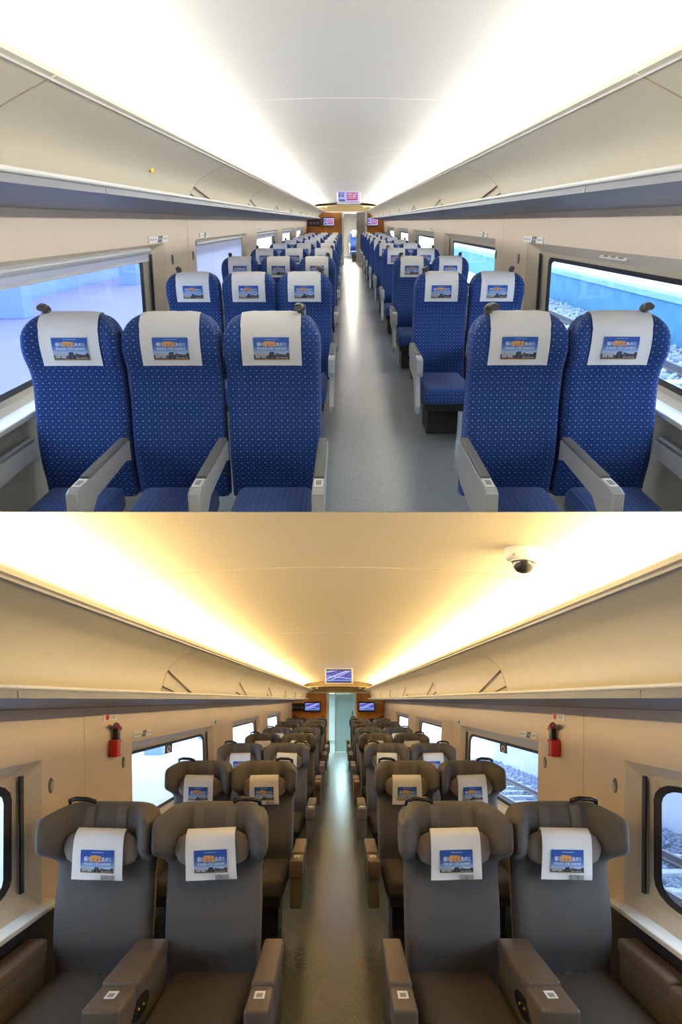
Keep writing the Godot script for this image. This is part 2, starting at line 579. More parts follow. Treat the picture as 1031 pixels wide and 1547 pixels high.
func blue_seat(called: String, label: String, at: Vector3, arms: Array, handle: float, aisle: float, front_row: bool) -> Node3D:
	var t := thing(called, label, "seat", upper, at, "blue seats of the upper carriage")
	t.set_meta("base_name", called)
	var k = [Vector3(0, 1, -UP_CUT), UP_CUT * at.z - at.y] if front_row else null
	var b := back_spec([Vector2(.36, .03), Vector2(.45, .045), Vector2(.56, .075), Vector2(.68, .07), Vector2(.80, .04), Vector2(.92, .02), Vector2(1.02, .035), Vector2(1.10, .055), Vector2(1.17, .045), Vector2(1.215, .012), Vector2(1.235, -.035), Vector2(1.222, -.085), Vector2(1.16, -.115), Vector2(1.0, -.125), Vector2(.7, -.12), Vector2(.36, -.1)],
		[Vector2(.36, .23), Vector2(.5, .231), Vector2(.75, .23), Vector2(.9, .227), Vector2(1.0, .228), Vector2(1.08, .2325), Vector2(1.16, .228), Vector2(1.22, .209), Vector2(1.24, .199)], -.04, .025, .016, .035, 1.02)
	obj("backrest", sawn(back_geo(b), k), mats.blue_dotted_cloth, t)
	var g := Geo.new()
	g.box(Vector3(0, .37, .49), Vector3(.19, .065, .40), .045, 3)
	obj("cushion", sawn(g, k), mats.blue_dotted_cloth, t)
	var s0 := front_at(b, 1.007)
	var cover := obj("head_cloth", sawn(back_strip(b, -.14, .14, s0, b.top_at + 9.0, .006, 10, 22, .002), k), mats.white_cloth, t)
	if cover: obj("printed_panel", back_strip(b, -.0835, .0835, front_at(b, 1.035), front_at(b, 1.135), .011, 6, 6), mats.printed_advert, cover)
	for side in arms:
		var x: float = side
		var body := Geo.new()
		body.plate(PackedVector2Array([Vector2(.11, .665), Vector2(.90, .672), Vector2(.945, .662), Vector2(.955, .57), Vector2(.935, .535), Vector2(.80, .53), Vector2(.70, .575), Vector2(.2, .59), Vector2(.11, .57)]), x - .024, x + .024, .007)
		var arm := obj("armrest", sawn(body, k), mats.arm_plastic, t)
		if arm:
			g = Geo.new()
			g.box(Vector3(x, .673, .44), Vector3(.0205, .010, .32), .006, 2)
			obj("arm_pad", sawn(g, k), mats.arm_pad, arm)
			g = Geo.new()
			g.box(Vector3(x, .674, .83), Vector3(.018, .0015, .055))
			obj("sticker", sawn(g, k), mats.sticker_white, arm)
			g = Geo.new()
			g.box(Vector3(x, .6752, .83), Vector3(.011, .0012, .03))
			obj("sticker_print", sawn(g, k), mats.sticker_grey, arm)
	if handle != 0.0:
		g = Geo.new()
		g.tube(PackedVector3Array([Vector3(handle, 1.20, -.03), Vector3(handle, 1.245, -.03), Vector3(handle - .004 * signf(handle), 1.262, -.02)]), .021, 10)
		g.tube(PackedVector3Array([Vector3(handle, 1.248, -.05), Vector3(handle, 1.262, -.01), Vector3(handle - .008 * signf(handle), 1.27, .03), Vector3(handle - .012 * signf(handle), 1.266, .06)]), .022, 10, 0.7)
		obj("grab_handle", sawn(g, k), mats.handle_grey, t)
	if aisle != 0.0:
		g = Geo.new()
		g.plate(PackedVector2Array([Vector2(.11, .60), Vector2(.70, .60), Vector2(.80, .52), Vector2(.905, .30), Vector2(.88, .24), Vector2(.80, .25), Vector2(.70, .38), Vector2(.60, .46), Vector2(.20, .48), Vector2(.11, .50)]), aisle * .238 - .018, aisle * .238 + .018, .006)
		obj("side_panel", sawn(g, k), mats.arm_plastic, t)
	g = Geo.new()
	g.box(Vector3(0, .27, .45), Vector3(.17, .035, .33), .01)
	g.box(Vector3(0, .12, .36), Vector3(.13, .12, .2), .01)
	obj("base", sawn(g, k), mats.dark_base, t)
	return t

func grey_seat(called: String, label: String, at: Vector3, out: float, inner: bool, front_row: bool) -> Node3D:
	# out: +1 when the wall lies towards +x. The aisle seat carries the aisle armrest and the shared one, the window seat the one along the wall.
	var t := thing(called, label, "seat", lower, at, "grey winged seats of the lower carriage")
	t.set_meta("base_name", called)
	var b := back_spec([Vector2(.40, .02), Vector2(.50, .035), Vector2(.62, .075), Vector2(.76, .075), Vector2(.90, .04), Vector2(1.0, .02), Vector2(1.08, .015), Vector2(1.18, .02), Vector2(1.26, .012), Vector2(1.305, -.02), Vector2(1.325, -.075), Vector2(1.31, -.14), Vector2(1.24, -.18), Vector2(1.05, -.19), Vector2(.75, -.18), Vector2(.40, -.14)],
		[Vector2(.40, .24), Vector2(.55, .248), Vector2(.8, .253), Vector2(1.0, .253), Vector2(1.045, .266), Vector2(1.09, .289), Vector2(1.25, .289), Vector2(1.3, .278), Vector2(1.33, .26)], -.07, .02, .012, .26, 1.085)
	obj("backrest", back_geo(b, 28), mats.grey_seat_cloth, t)
	var g := Geo.new()
	var x0 := -.205 if inner == (out < 0) else -.235
	var x1 := .205 if inner == (out > 0) else .235
	g.box(Vector3((x0 + x1) / 2, .41, .48), Vector3((x1 - x0) / 2, .07, .46), .05, 3)
	obj("cushion", g, mats.brown_cushion_cloth, t)
	g = Geo.new()
	g.box(Vector3(.0, .476, .085), Vector3(.022, .008, .03), .006, 2)
	obj("cushion_tab", g, mats.brown_cushion_cloth, t)
	for s in [-1.0, 1.0]:
		obj("head_strap", back_strip(b, s * .085 - .026, s * .085 + .026, front_at(b, 1.12), front_at(b, 1.302), .011, 3, 10), mats.strap_cloth, t)
	var roll := Basis(Vector3(0, 0, 1), deg_to_rad(rng.randf_range(-2.5, 2.5)))
	g = Geo.new()
	var loops := []
	for i in 15:
		var a := lerpf(-1.0, 1.0, i / 14.0)
		var k := pow(maxf(1.0 - pow(absf(a), 3.4), 0.0), 0.5) * 0.97 + 0.03
		var l := PackedVector3Array()
		for j in 18: l.append(Vector3(a * .205, .095 * k * sin(TAU * j / 18), .056 * k * cos(TAU * j / 18)))
		loops.append(l)
	g.loft(loops)
	var mid := Vector3(rng.randf_range(-.006, .006), 1.105, .082)
	var pillow := obj("head_pillow", g, mats.taupe_pillow_cloth, t)
	pillow.transform = Transform3D(roll, mid)
	var fall := curve([Vector2(.05, -.06), Vector2(.094, -.03), Vector2(.103, .01), Vector2(.078, .055), Vector2(.02, .069), Vector2(-.06, .067), Vector2(-.11, .058), Vector2(-.15, .05)], 30)
	var drape := func(w0: float, w1: float, i0: int, i1: int, off: float, crease: float) -> Geo:
		var gg := Geo.new()
		var rows := []
		for i in range(i0, i1 + 1):
			var row := PackedVector3Array()
			for j in 13:
				var x := lerpf(w0, w1, j / 12.0) * (1.0 + .07 * float(i) / 30)
				var r := crease * (sin(x * 46.0 + i * .35) * .5 + sin(x * 21.0 - i * .5))
				row.append(Vector3(x, fall[i].x + off * .3 * (1 if i < 12 else 0), fall[i].y + off + r))
			rows.append(row)
		gg.sheet(rows, 1)
		return gg
	var cloth := obj("head_cloth", drape.call(-.124, .124, 0, 30, .002, .003), mats.white_cloth, t)
	cloth.transform = Transform3D(roll, mid)
	obj("printed_panel", drape.call(-.081, .081, 18, 26, .007, .003), mats.printed_advert, cloth)
	g = Geo.new()
	for s in 2: g.box(Vector3(.035 + s * .038, -.135, .064), Vector3(.013, .012, .002))
	obj("cloth_mark", g, mats.sticker_grey, cloth)
	# grab handle
	g = Geo.new()
	var hx := (-.165 if inner else .15) * out
	g.tube(PackedVector3Array([Vector3(hx - .07, 1.30, -.06), Vector3(hx - .068, 1.335, -.045), Vector3(hx - .03, 1.346, -.03), Vector3(hx + .035, 1.342, -.03), Vector3(hx + .068, 1.33, -.045), Vector3(hx + .07, 1.30, -.06)]), .0125, 8)
	obj("grab_handle", g, mats.handle_black, t)
	# armrests
	var list := [[-out * .332, .05], [out * .2925, .079]] if inner else [[out * .305, .054]]
	for a in list:
		g = Geo.new()
		g.box(Vector3(a[0], .44, .55), Vector3(a[1] - .006, .16, .45), .012, 2)
		var arm := obj("armrest", g, mats.arm_side_grey, t)
		g = Geo.new()
		g.box(Vector3(a[0], .625, .42), Vector3(a[1], .035, .32), .016, 2)
		obj("arm_pad", g, mats.brown_leather, arm)
		g = Geo.new()
		g.box(Vector3(a[0], .58, .885), Vector3(a[1], .065, .142), .016, 2)
		obj("arm_nose", g, mats.brown_leather, arm)
		g = Geo.new()
		g.box(Vector3(a[0], .646, .86), Vector3(.022, .0014, .042))
		obj("sticker", g, mats.sticker_white, arm)
		g = Geo.new()
		g.box(Vector3(a[0], .6472, .868), Vector3(.013, .0012, .022))
		obj("sticker_print", g, mats.sticker_grey, arm)
		if a[1] > .072:
			g = Geo.new()
			var loop := PackedVector3Array()
			var loop2 := PackedVector3Array()
			for j in 16:
				var w := TAU * j / 16
				var p := Vector3(a[0] - out * (a[1] - .005), .53 + .045 * sin(w), .66 + .15 * cos(w))
				loop.append(p); loop2.append(p - Vector3(out * .006, 0, 0))
			g.loft([loop, loop2], -1)
			obj("control_panel", g, mats.handle_black, arm)
			g = Geo.new()
			for j in 2: g.box(Vector3(a[0] - out * (a[1] + .002), .525 + .01 * j, .62 + .09 * j), Vector3(.003, .004, .005))
			obj("control_buttons", g, mats.sticker_yellow, arm)
	g = Geo.new()
	g.box(Vector3(0, .3, .45), Vector3(.2, .045, .4), .01)
	g.box(Vector3(0, .13, .38), Vector3(.17, .13, .26), .01)
	obj("base", g, mats.dark_base, t)
	return t

const ORDINAL := ["first", "second", "third", "fourth", "fifth", "sixth", "seventh", "eighth", "ninth", "tenth"]

func upper_seats() -> void:
	var kinds := [
		["window", "three-seat side", -1.285, [-.235, .218], -.12, 0.0],
		["middle", "three-seat side", -.815, [.225], 0.0, 0.0],
		["aisle", "three-seat side", -.345, [.238], .14, 1.0],
		["aisle", "two-seat side", .81, [-.238, .251], -.14, -1.0],
		["window", "two-seat side", 1.28, [.235], .12, 0.0]]
	for s in kinds:
		var src: Node3D
		for row in 10:
			var at := Vector3(s[2], -1.62, -(3.9 + 3.3 * row))
			var label := "blue dotted fabric %s seat, %s, %s row from the orange end wall" % [s[0], s[1], ORDINAL[9 - row]]
			if row < 2: src = blue_seat("train_seat", label, at, s[3], s[4], s[5], row == 0)
			else: copy_of(src, label, upper, at)
		if s[2] == .81:
			for i in 3: copy_of(src, "blue seat seen through the half open door, %s beyond the doorway" % ORDINAL[i], upper, Vector3(.44, -1.62, -(39.2 + 2.2 * i)))

func lower_seats() -> void:
	var cx := -.034
	for side in [["platform side", -1.0], ["track side", 1.0]]:
		for inner in [true, false]:
			var src: Node3D
			for row in 8:
				var at := Vector3(cx + side[1] * (.634 if inner else 1.219), -1.88, -(4.4 + 2.98 * row))
				var label := "grey winged %s seat, %s, %s row from the orange end wall" % ["aisle" if inner else "window", side[0], ORDINAL[7 - row]]
				if row < 3: src = grey_seat("armchair_seat", label, at, side[1], inner, row == 0)
				else: copy_of(src, label, lower, at)

# ------------------------------------------------------------------ carriage bodies
func wall_x(car: Dictionary, y: float) -> float:
	return car.wall + car.lean * y

func in_car(car: Dictionary, g: Geo) -> Geo:
	g.cut(car.cut, 0.0)
	return g

func ring(car: Dictionary, s: float, d0: float, d1: float, y0: float, y1: float, rd: float, ry: float, depth: float) -> PackedVector3Array:
	# rounded rectangle on the side wall, pushed outwards by depth
	var p := PackedVector3Array()
	var corners := [Vector2(d1 - rd, y1 - ry), Vector2(d0 + rd, y1 - ry), Vector2(d0 + rd, y0 + ry), Vector2(d1 - rd, y0 + ry)]
	for c in 4:
		for j in 5:
			var w := PI / 2 * (c + j / 4.0)
			var d: float = corners[c].x + cos(w) * rd
			var y: float = corners[c].y + sin(w) * ry
			p.append(Vector3(car.cx + s * (wall_x(car, y) + depth), y, -d))
	return p

func band(a: PackedVector3Array, b: PackedVector3Array, g := -1) -> Geo:
	var q := Geo.new()
	q.loft([a, b], g, false)
	return q

func side_wall(car: Dictionary, s: float, called: String, label: String) -> void:
	var w := thing(called, label, "wall", car, Vector3.ZERO, "", "structure")
	var ys_up := [car.wall_top, car.hole_top, (car.hole_top + car.sill) / 2, car.sill]
	var n: int = car.windows
	for k in range(0, n + 1):
		var d0: float = car.seam + car.pitch * (k - 1) + .004
		var d1: float = car.seam + car.pitch * k - .004
		if k == 0: d0 = car.start
		if k == n: d1 = car.end
		var h0: float = car.far + car.pitch * k - car.hole_len
		var h1: float = car.far + car.pitch * k + car.far_bevel
		var open: bool = k < n
		var ds := [d0, h0, h1, d1] if open else [d0, d1]
		var g := Geo.new()
		for depth in [0.0, .12]:
			for i in ds.size() - 1:
				for j in 3:
					if open and i == 1 and (j == 1 or j == 2): continue
					var p := []
					for q in [[ds[i], ys_up[j]], [ds[i + 1], ys_up[j]], [ds[i + 1], ys_up[j + 1]], [ds[i], ys_up[j + 1]]]:
						p.append(Vector3(car.cx + s * (wall_x(car, q[1]) + depth), q[1], -q[0]))
					g.quad(p[0], p[1], p[2], p[3])
		for d in [d0, d1]:
			var e := []
			for q in [[0.0, ys_up[0]], [.12, ys_up[0]], [.12, ys_up[3]], [0.0, ys_up[3]]]: e.append(Vector3(car.cx + s * (wall_x(car, q[1]) + q[0]), q[1], -d))
			g.quad(e[0], e[1], e[2], e[3])
		obj("panel", in_car(car, g), mats.cream_wall_lining, w)
		# panel below the sill
		g = Geo.new()
		for depth in [0.0, .12]:
			var p := []
			for q in [[d0, car.sill], [d1, car.sill], [d1, car.floor], [d0, car.floor]]: p.append(Vector3(car.cx + s * (wall_x(car, q[1]) - .012 + depth), q[1], -q[0]))
			g.quad(p[0], p[1], p[2], p[3])
		for y in [car.sill, car.floor]:
			var p := []
			for q in [[d0, 0.0], [d1, 0.0], [d1, .12], [d0, .12]]: p.append(Vector3(car.cx + s * (wall_x(car, y) - .012 + q[1]), y, -q[0]))
			g.quad(p[0], p[1], p[2], p[3])
		obj("lower_panel", in_car(car, g), car.lower_mat, w)
	# dark backing seen in the joints
	var bk := Geo.new()
	var p4 := []
	for q in [[car.start, car.wall_top], [car.end, car.wall_top], [car.end, car.hole_top], [car.start, car.hole_top]]: p4.append(Vector3(car.cx + s * (wall_x(car, q[1]) + .02), q[1], -q[0]))
	bk.quad(p4[0], p4[1], p4[2], p4[3])
	for k in n:
		var e0: float = car.far + car.pitch * k + car.far_bevel + .02
		var e1: float = car.far + car.pitch * (k + 1) - car.hole_len - .02
		var pp := []
		for q in [[e0, car.hole_top], [e1, car.hole_top], [e1, car.sill], [e0, car.sill]]: pp.append(Vector3(car.cx + s * (wall_x(car, q[1]) + .02), q[1], -q[0]))
		bk.quad(pp[0], pp[1], pp[2], pp[3])
	obj("joint_backing", in_car(car, bk), mats.black_gap, w)
	# black shadow gap and its strip under the luggage rack
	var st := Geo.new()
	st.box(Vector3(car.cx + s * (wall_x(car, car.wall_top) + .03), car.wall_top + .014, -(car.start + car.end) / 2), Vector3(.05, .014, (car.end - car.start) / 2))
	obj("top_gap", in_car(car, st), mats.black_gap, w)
	# windows
	for k in n:
		var far: float = car.far + car.pitch * k
		var near: float = far - car.hole_len + .1
		var win := thing("window_%d" % (names.get("window_count", 0) + 1), "%s window, %s from the orange end wall, %s" % [ORDINAL[n - 1 - k], "counted", car.side_words[0 if s < 0 else 1]], "window", car, Vector3.ZERO, "", "structure")
		names["window_count"] = names.get("window_count", 0) + 1
		var r0 := ring(car, s, far - car.hole_len, far + car.far_bevel, car.sill, car.hole_top, .02, .008, 0.0)
		var r1 := ring(car, s, near - .03, far + car.far_bevel * .3, car.glass_bottom - .025, car.glass_top + .03, car.round_d * .6, car.round_y * .6, car.reveal)
		var r2 := ring(car, s, near, far, car.glass_bottom, car.glass_top, car.round_d, car.round_y, car.reveal + .012)
		var r3 := ring(car, s, near + .09, far - .09, car.glass_bottom + .03, car.glass_top - .03, car.round_d * .8, car.round_y * .8, car.reveal + .02)
		obj("window_frame", in_car(car, band(r0, r1)), mats.window_surround, win)
		obj("inner_frame", in_car(car, band(r1, r2)), mats.window_surround, win)
		obj("seal", in_car(car, band(r2, r3)), mats.black_seal, win)
		var gl := Geo.new()
		gl.fan(r3)
		obj("pane", in_car(car, gl), mats.window_glass, win)
		var sl := Geo.new()
		sl.box(Vector3(car.cx + s * (wall_x(car, car.sill) + car.reveal * .4 - .02), car.sill + .012, -(near + far) / 2), Vector3(car.reveal * .6 + .022, .014, (far - near) / 2 + .32), .008)
		obj("sill", in_car(car, sl), mats.sill_white, win)
		var gd := Geo.new()
		for dd in [far + car.far_bevel * .42]:
			var top := Vector3(car.cx + s * (wall_x(car, car.hole_top) + car.reveal * .78), car.glass_top + .02, -dd)
			var low := Vector3(car.cx + s * (wall_x(car, car.glass_bottom) + car.reveal * .78), car.glass_bottom + .01, -dd)
			gd.quad(top, low, low + Vector3(0, 0, .05), top + Vector3(0, 0, .05))
			gd.quad(top + Vector3(-s * .008, 0, 0), low + Vector3(-s * .008, 0, 0), low + Vector3(-s * .008, 0, .05), top + Vector3(-s * .008, 0, .05))
		obj("blind_guide", in_car(car, gd), mats.black_seal, win)
		if car.blinds and s < 0:
			var drop: float = [.03, .6, .03, .03, .03][k]
			var rl := Geo.new()
			var x: float = car.cx + s * (wall_x(car, car.glass_top) + car.reveal - .045)
			rl.tube(PackedVector3Array([Vector3(x, car.glass_top + .055, -(near + .05)), Vector3(x, car.glass_top + .055, -(far - .02))]), .028, 12)
			obj("blind_roller", in_car(car, rl), mats.blind_roller, win)
			rl = Geo.new()
			rl.box(Vector3(x, car.glass_top + .03 - drop / 2, -(near + far) / 2), Vector3(.002, drop / 2 + .015, (far - near) / 2 - .04))
			obj("blind_cloth", in_car(car, rl), mats.blind_cloth, win)
			rl = Geo.new()
			rl.box(Vector3(x, car.glass_top + .015 - drop, -(near + far) / 2), Vector3(.006, .009, (far - near) / 2 - .04), .004)
			obj("blind_bar", in_car(car, rl), mats.rail_white, win)

func overhead(car: Dictionary) -> void:
	# ceiling, curved lining above the racks, luggage racks
	var c := thing("ceiling", car.words + " ceiling, white, slightly arched, with cross joints", "ceiling", car, Vector3.ZERO, "", "structure")
	var half := []
	for q in car.ceiling: half.append(q)
	var prof := PackedVector2Array()
	for i in range(half.size() - 1, 0, -1): prof.append(Vector2(car.cx - half[i].x, half[i].y))
	for q in half: prof.append(Vector2(car.cx + q.x, q.y))
	var smooth := curve(Array(prof), 48)
	var out := outset(smooth, -.03)
	var d: float = car.ceil_seam - car.ceil_module * 2
	while d < car.end:
		var a: float = maxf(d + .012, car.start)
		var b: float = minf(d + car.ceil_module - .012, car.end)
		if b > a:
			var g := Geo.new()
			g.shell(smooth, out, -a, -b)
			obj("ceiling_panel", in_car(car, g), car.ceil_mat, c)
		d += car.ceil_module
	var bk := Geo.new()
	bk.shell(outset(smooth, -.032), outset(smooth, -.06), -car.start, -car.end)
	obj("roof_backing", in_car(car, bk), mats.cord_brown, c)
	for s in [-1.0, 1.0]:
		var ln := thing("trim_%d" % (names.get("trim_count", 0) + 1), "%s curved cream lining above the luggage rack, %s" % [car.words, car.side_words[0 if s < 0 else 1]], "lining", car, Vector3.ZERO, "", "structure")
		names["trim_count"] = names.get("trim_count", 0) + 1
		var lp := []
		for q in car.lining: lp.append(Vector2(car.cx + s * q.x, q.y))
		var li := curve(lp, 22)
		var lo := outset(li, .02 * s)
		d = car.line_seam - car.line_module * 2
		while d < car.end:
			var a: float = maxf(d + .008, car.start)
			var b: float = minf(d + car.line_module - .008, car.end)
			if b > a:
				var g := Geo.new()
				g.shell(li, lo, -a, -b)
				obj("lining_panel", in_car(car, g), mats.cream_overhead_lining, ln)
				# cords that hold the flap beside each joint
				if b < car.end - 1 and b > 3:
					for e in [[.45, .12, 1.15], [.25, .03, .7]]:
						var p0 := li[int(e[0] * 22)]
						var p1 := li[int(e[1] * 22)]
						var inw := Vector3(-s * .008, 0, 0)
						var cd := Geo.new()
						cd.tube(PackedVector3Array([Vector3(p0.x, p0.y, -b) + inw, Vector3(p1.x, p1.y, -(b + e[2])) + inw]), .0045, 6)
						obj("cord", in_car(car, cd), mats.cord_brown, ln)
			d += car.line_module
		bk = Geo.new()
		bk.shell(outset(li, .022 * s).slice(0, 19), outset(li, .05 * s).slice(0, 19), -car.start, -car.end)
		obj("lining_backing", in_car(car, bk), mats.cord_brown, ln)
		# trough behind the lip that holds the lamps
		var lip: Vector2 = car.lining[car.lining.size() - 1]
		var edge: Vector2 = car.ceiling[car.ceiling.size() - 1]
		var tr := Geo.new()
		var ti := PackedVector2Array([Vector2(car.cx + s * (lip.x + .012), lip.y + .002), Vector2(car.cx + s * (lip.x + .06), car.lamp.y - .07), Vector2(car.cx + s * (edge.x - .03), car.lamp.y - .04), Vector2(car.cx + s * edge.x, edge.y)])
		tr.shell(ti, outset(ti, .015 * s), -car.start, -car.end)
		obj("lamp_trough", in_car(car, tr), mats.white_ceiling, ln)
		# rack
		var rk := thing("luggage_rack", "%s luggage rack, glossy grey shelf with white rail, %s" % [car.words, car.side_words[0 if s < 0 else 1]], "luggage rack", car)
		var top_in: Vector2 = car.rack_lip
		var wx: float = wall_x(car, car.rack_wall_y)
		d = car.line_seam - car.line_module * 2 + 1.2
		while d < car.end - .2:
			var a: float = maxf(d + .004, car.start)
			var b: float = minf(d + car.line_module - .004, car.end - .2)
			if b > a:
				var g := Geo.new()
				var ui := PackedVector2Array([Vector2(car.cx + s * (top_in.x + .01), top_in.y - .02), Vector2(car.cx + s * (top_in.x + wx + .06) / 2, (top_in.y - .02 + car.rack_wall_y) / 2), Vector2(car.cx + s * (wx + .05), car.rack_wall_y)])
				g.shell(ui, outset(ui, .028 * s), -a, -b)
				obj("shelf_panel", in_car(car, g), mats.rack_grey, rk)
			d += car.line_module
		var rl := Geo.new()
		var cap := PackedVector2Array()
		var m := Vector2(car.cx + s * (top_in.x + .004), top_in.y - car.rail / 2)
		for j in 13: cap.append(m + Vector2(cos(TAU * j / 12) * .016, sin(TAU * j / 12) * car.rail * .45))
		var rows := []
		for z in [-car.start, -(car.end - .2)]:
			var row := PackedVector3Array()
			for q in cap: row.append(Vector3(q.x, q.y, z))
			rows.append(row)
		rl.sheet(rows, 1)
		obj("rail", in_car(car, rl), mats.rail_white, rk)

func lamps(car: Dictionary, color: Color, energy: float, seen: float) -> void:
	var tube := glow(car.words + "_lamp_tube", color, seen)
	var n: int = car.lamp_count
	var first: float = car.lamp_from
	var step: float = (car.end - .4 - first) / n
	for s in [-1.0, 1.0]:
		for i in n:
			var a := first + step * i + .02
			var b := first + step * (i + 1) - .02
			var mid := Vector3(car.cx + s * car.lamp.x, car.lamp.y, -(a + b) / 2)
			var t := thing("light_tube", "%s hidden light tube behind the lining lip, %s, %s from the orange end" % [car.words, car.side_words[0 if s < 0 else 1], ORDINAL[n - 1 - i]], "lamp", car, mid)
			var g := Geo.new()
			g.tube(PackedVector3Array([Vector3(0, 0, (b - a) / 2), Vector3(0, 0, -(b - a) / 2)]), .011, 8)
			obj("tube", g, tube, t)
			var l := AreaLight3D.new()
			l.name = "tube_light"
			l.area_size = Vector2(.05, b - a)
			l.area_normalize_energy = true
			l.light_color = color
			l.light_energy = energy * (b - a)
			l.shadow_enabled = true
			l.area_range = 60.0
			# the length along the carriage; shining up and inwards at the ceiling
			var nrm := Vector3(-s * .75, 1, 0).normalized()
			var along := Vector3(0, 0, 1)
			l.transform = Transform3D(Basis(along.cross(-nrm).normalized() * -1.0, along, -nrm), nrm * .016)
			if l.transform.basis.determinant() < 0: l.transform.basis.x = -l.transform.basis.x
			t.add_child(l)

func screen(car: Dictionary, called: String, label: String, at: Vector3, w: float, h: float, frame: Material, face: Material, hung: float, energy: float, c: Color) -> void:
	var t := thing(called, label, "screen", car, at)
	var g := Geo.new()
	g.box(Vector3(0, 0, -.03), Vector3(w / 2, h / 2, .03), .01)
	obj("casing", g, frame, t)
	g = Geo.new()
	g.quad(Vector3(-w * .45, -h * .42, .003), Vector3(w * .45, -h * .42, .003), Vector3(w * .45, h * .42, .003), Vector3(-w * .45, h * .42, .003))
	obj("display", g, face, t)
	if hung > 0:
		g = Geo.new()
		g.box(Vector3(0, h / 2 + hung / 2, -.04), Vector3(w * .3, hung / 2, .015))
		obj("bracket", g, frame, t)
	var l := AreaLight3D.new()
	l.name = "display_light"
	l.area_size = Vector2(w * .9, h * .84)
	l.area_normalize_energy = true
	l.light_energy = energy
	l.light_color = c
	l.shadow_enabled = true
	l.transform = Transform3D(Basis(Vector3.UP, PI), Vector3(0, 0, .01))
	t.add_child(l)

func floor_of(car: Dictionary, m: Material) -> void:
	var t := thing("floor", car.words + " floor, speckled glossy vinyl", "floor", car, Vector3.ZERO, "", "structure")
	var g := Geo.new()
	g.box(Vector3(car.cx, car.floor - .04, -(car.start + car.end + 9) / 2), Vector3(car.wall + .1, .04, (car.end + 9 - car.start) / 2))
	obj("floor_covering", in_car(car, g), m, t)

# ------------------------------------------------------------------ small things on the walls
func on_wall(car: Dictionary, s: float, y: float, d: float, lift := 0.0) -> Vector3:
	return Vector3(car.cx + s * (wall_x(car, y) - lift), y, -d)

func small_plates(car: Dictionary, spots: Array) -> void:
	for p in spots:   # side, y, d, width along the wall, height
		var t := thing("seat_number_plate", "small white seat number plate, %s, %s window from the orange wall" % [car.side_words[0 if p[0] < 0 else 1], p[5]], "plate", car, on_wall(car, p[0], p[1], p[2]))
		var g := Geo.new()
		g.box(Vector3(-p[0] * .004, 0, 0), Vector3(.004, p[4] / 2, p[3] / 2), .002)
		obj("plate_body", g, mats.sticker_white, t)
		g = Geo.new()
		var x: float = -p[0] * .0085
		var z: float = p[3] / 2 * p[0]
		g.quad(Vector3(x, -p[4] / 2, -z), Vector3(x, -p[4] / 2, z), Vector3(x, p[4] / 2, z), Vector3(x, p[4] / 2, -z))
		obj("plate_print", g, mats.number_plate, t)

func coat_hooks(car: Dictionary, spots: Array) -> void:
	for p in spots:
		var t := thing("coat_hook", "small oval grey coat hook on the cream wall, %s, %s" % [car.side_words[0 if p[0] < 0 else 1], p[3]], "hook", car, on_wall(car, p[0], p[1], p[2]))
		var g := Geo.new()
		var a := PackedVector3Array()
		var b := PackedVector3Array()
		for j in 14:
			var w := TAU * j / 14
			var q := Vector3(0, .045 * sin(w), .042 * cos(w) * p[4])
			a.append(q); b.append(q * .9 + Vector3(-p[0] * .008, 0, 0))
		g.loft([a, b], -1)
		obj("recess_plate", g, mats.arm_pad, t)
		g = Geo.new()
		var c := PackedVector3Array()
		var e := PackedVector3Array()
		for q in b:
			c.append(q * .74 + Vector3(-p[0] * .003, -.004, 0)); e.append(q * .66 + Vector3(-p[0] * .009, -.004, 0))
		g.loft([c, e], -1)
		obj("hook_tongue", g, mats.arm_plastic, t)

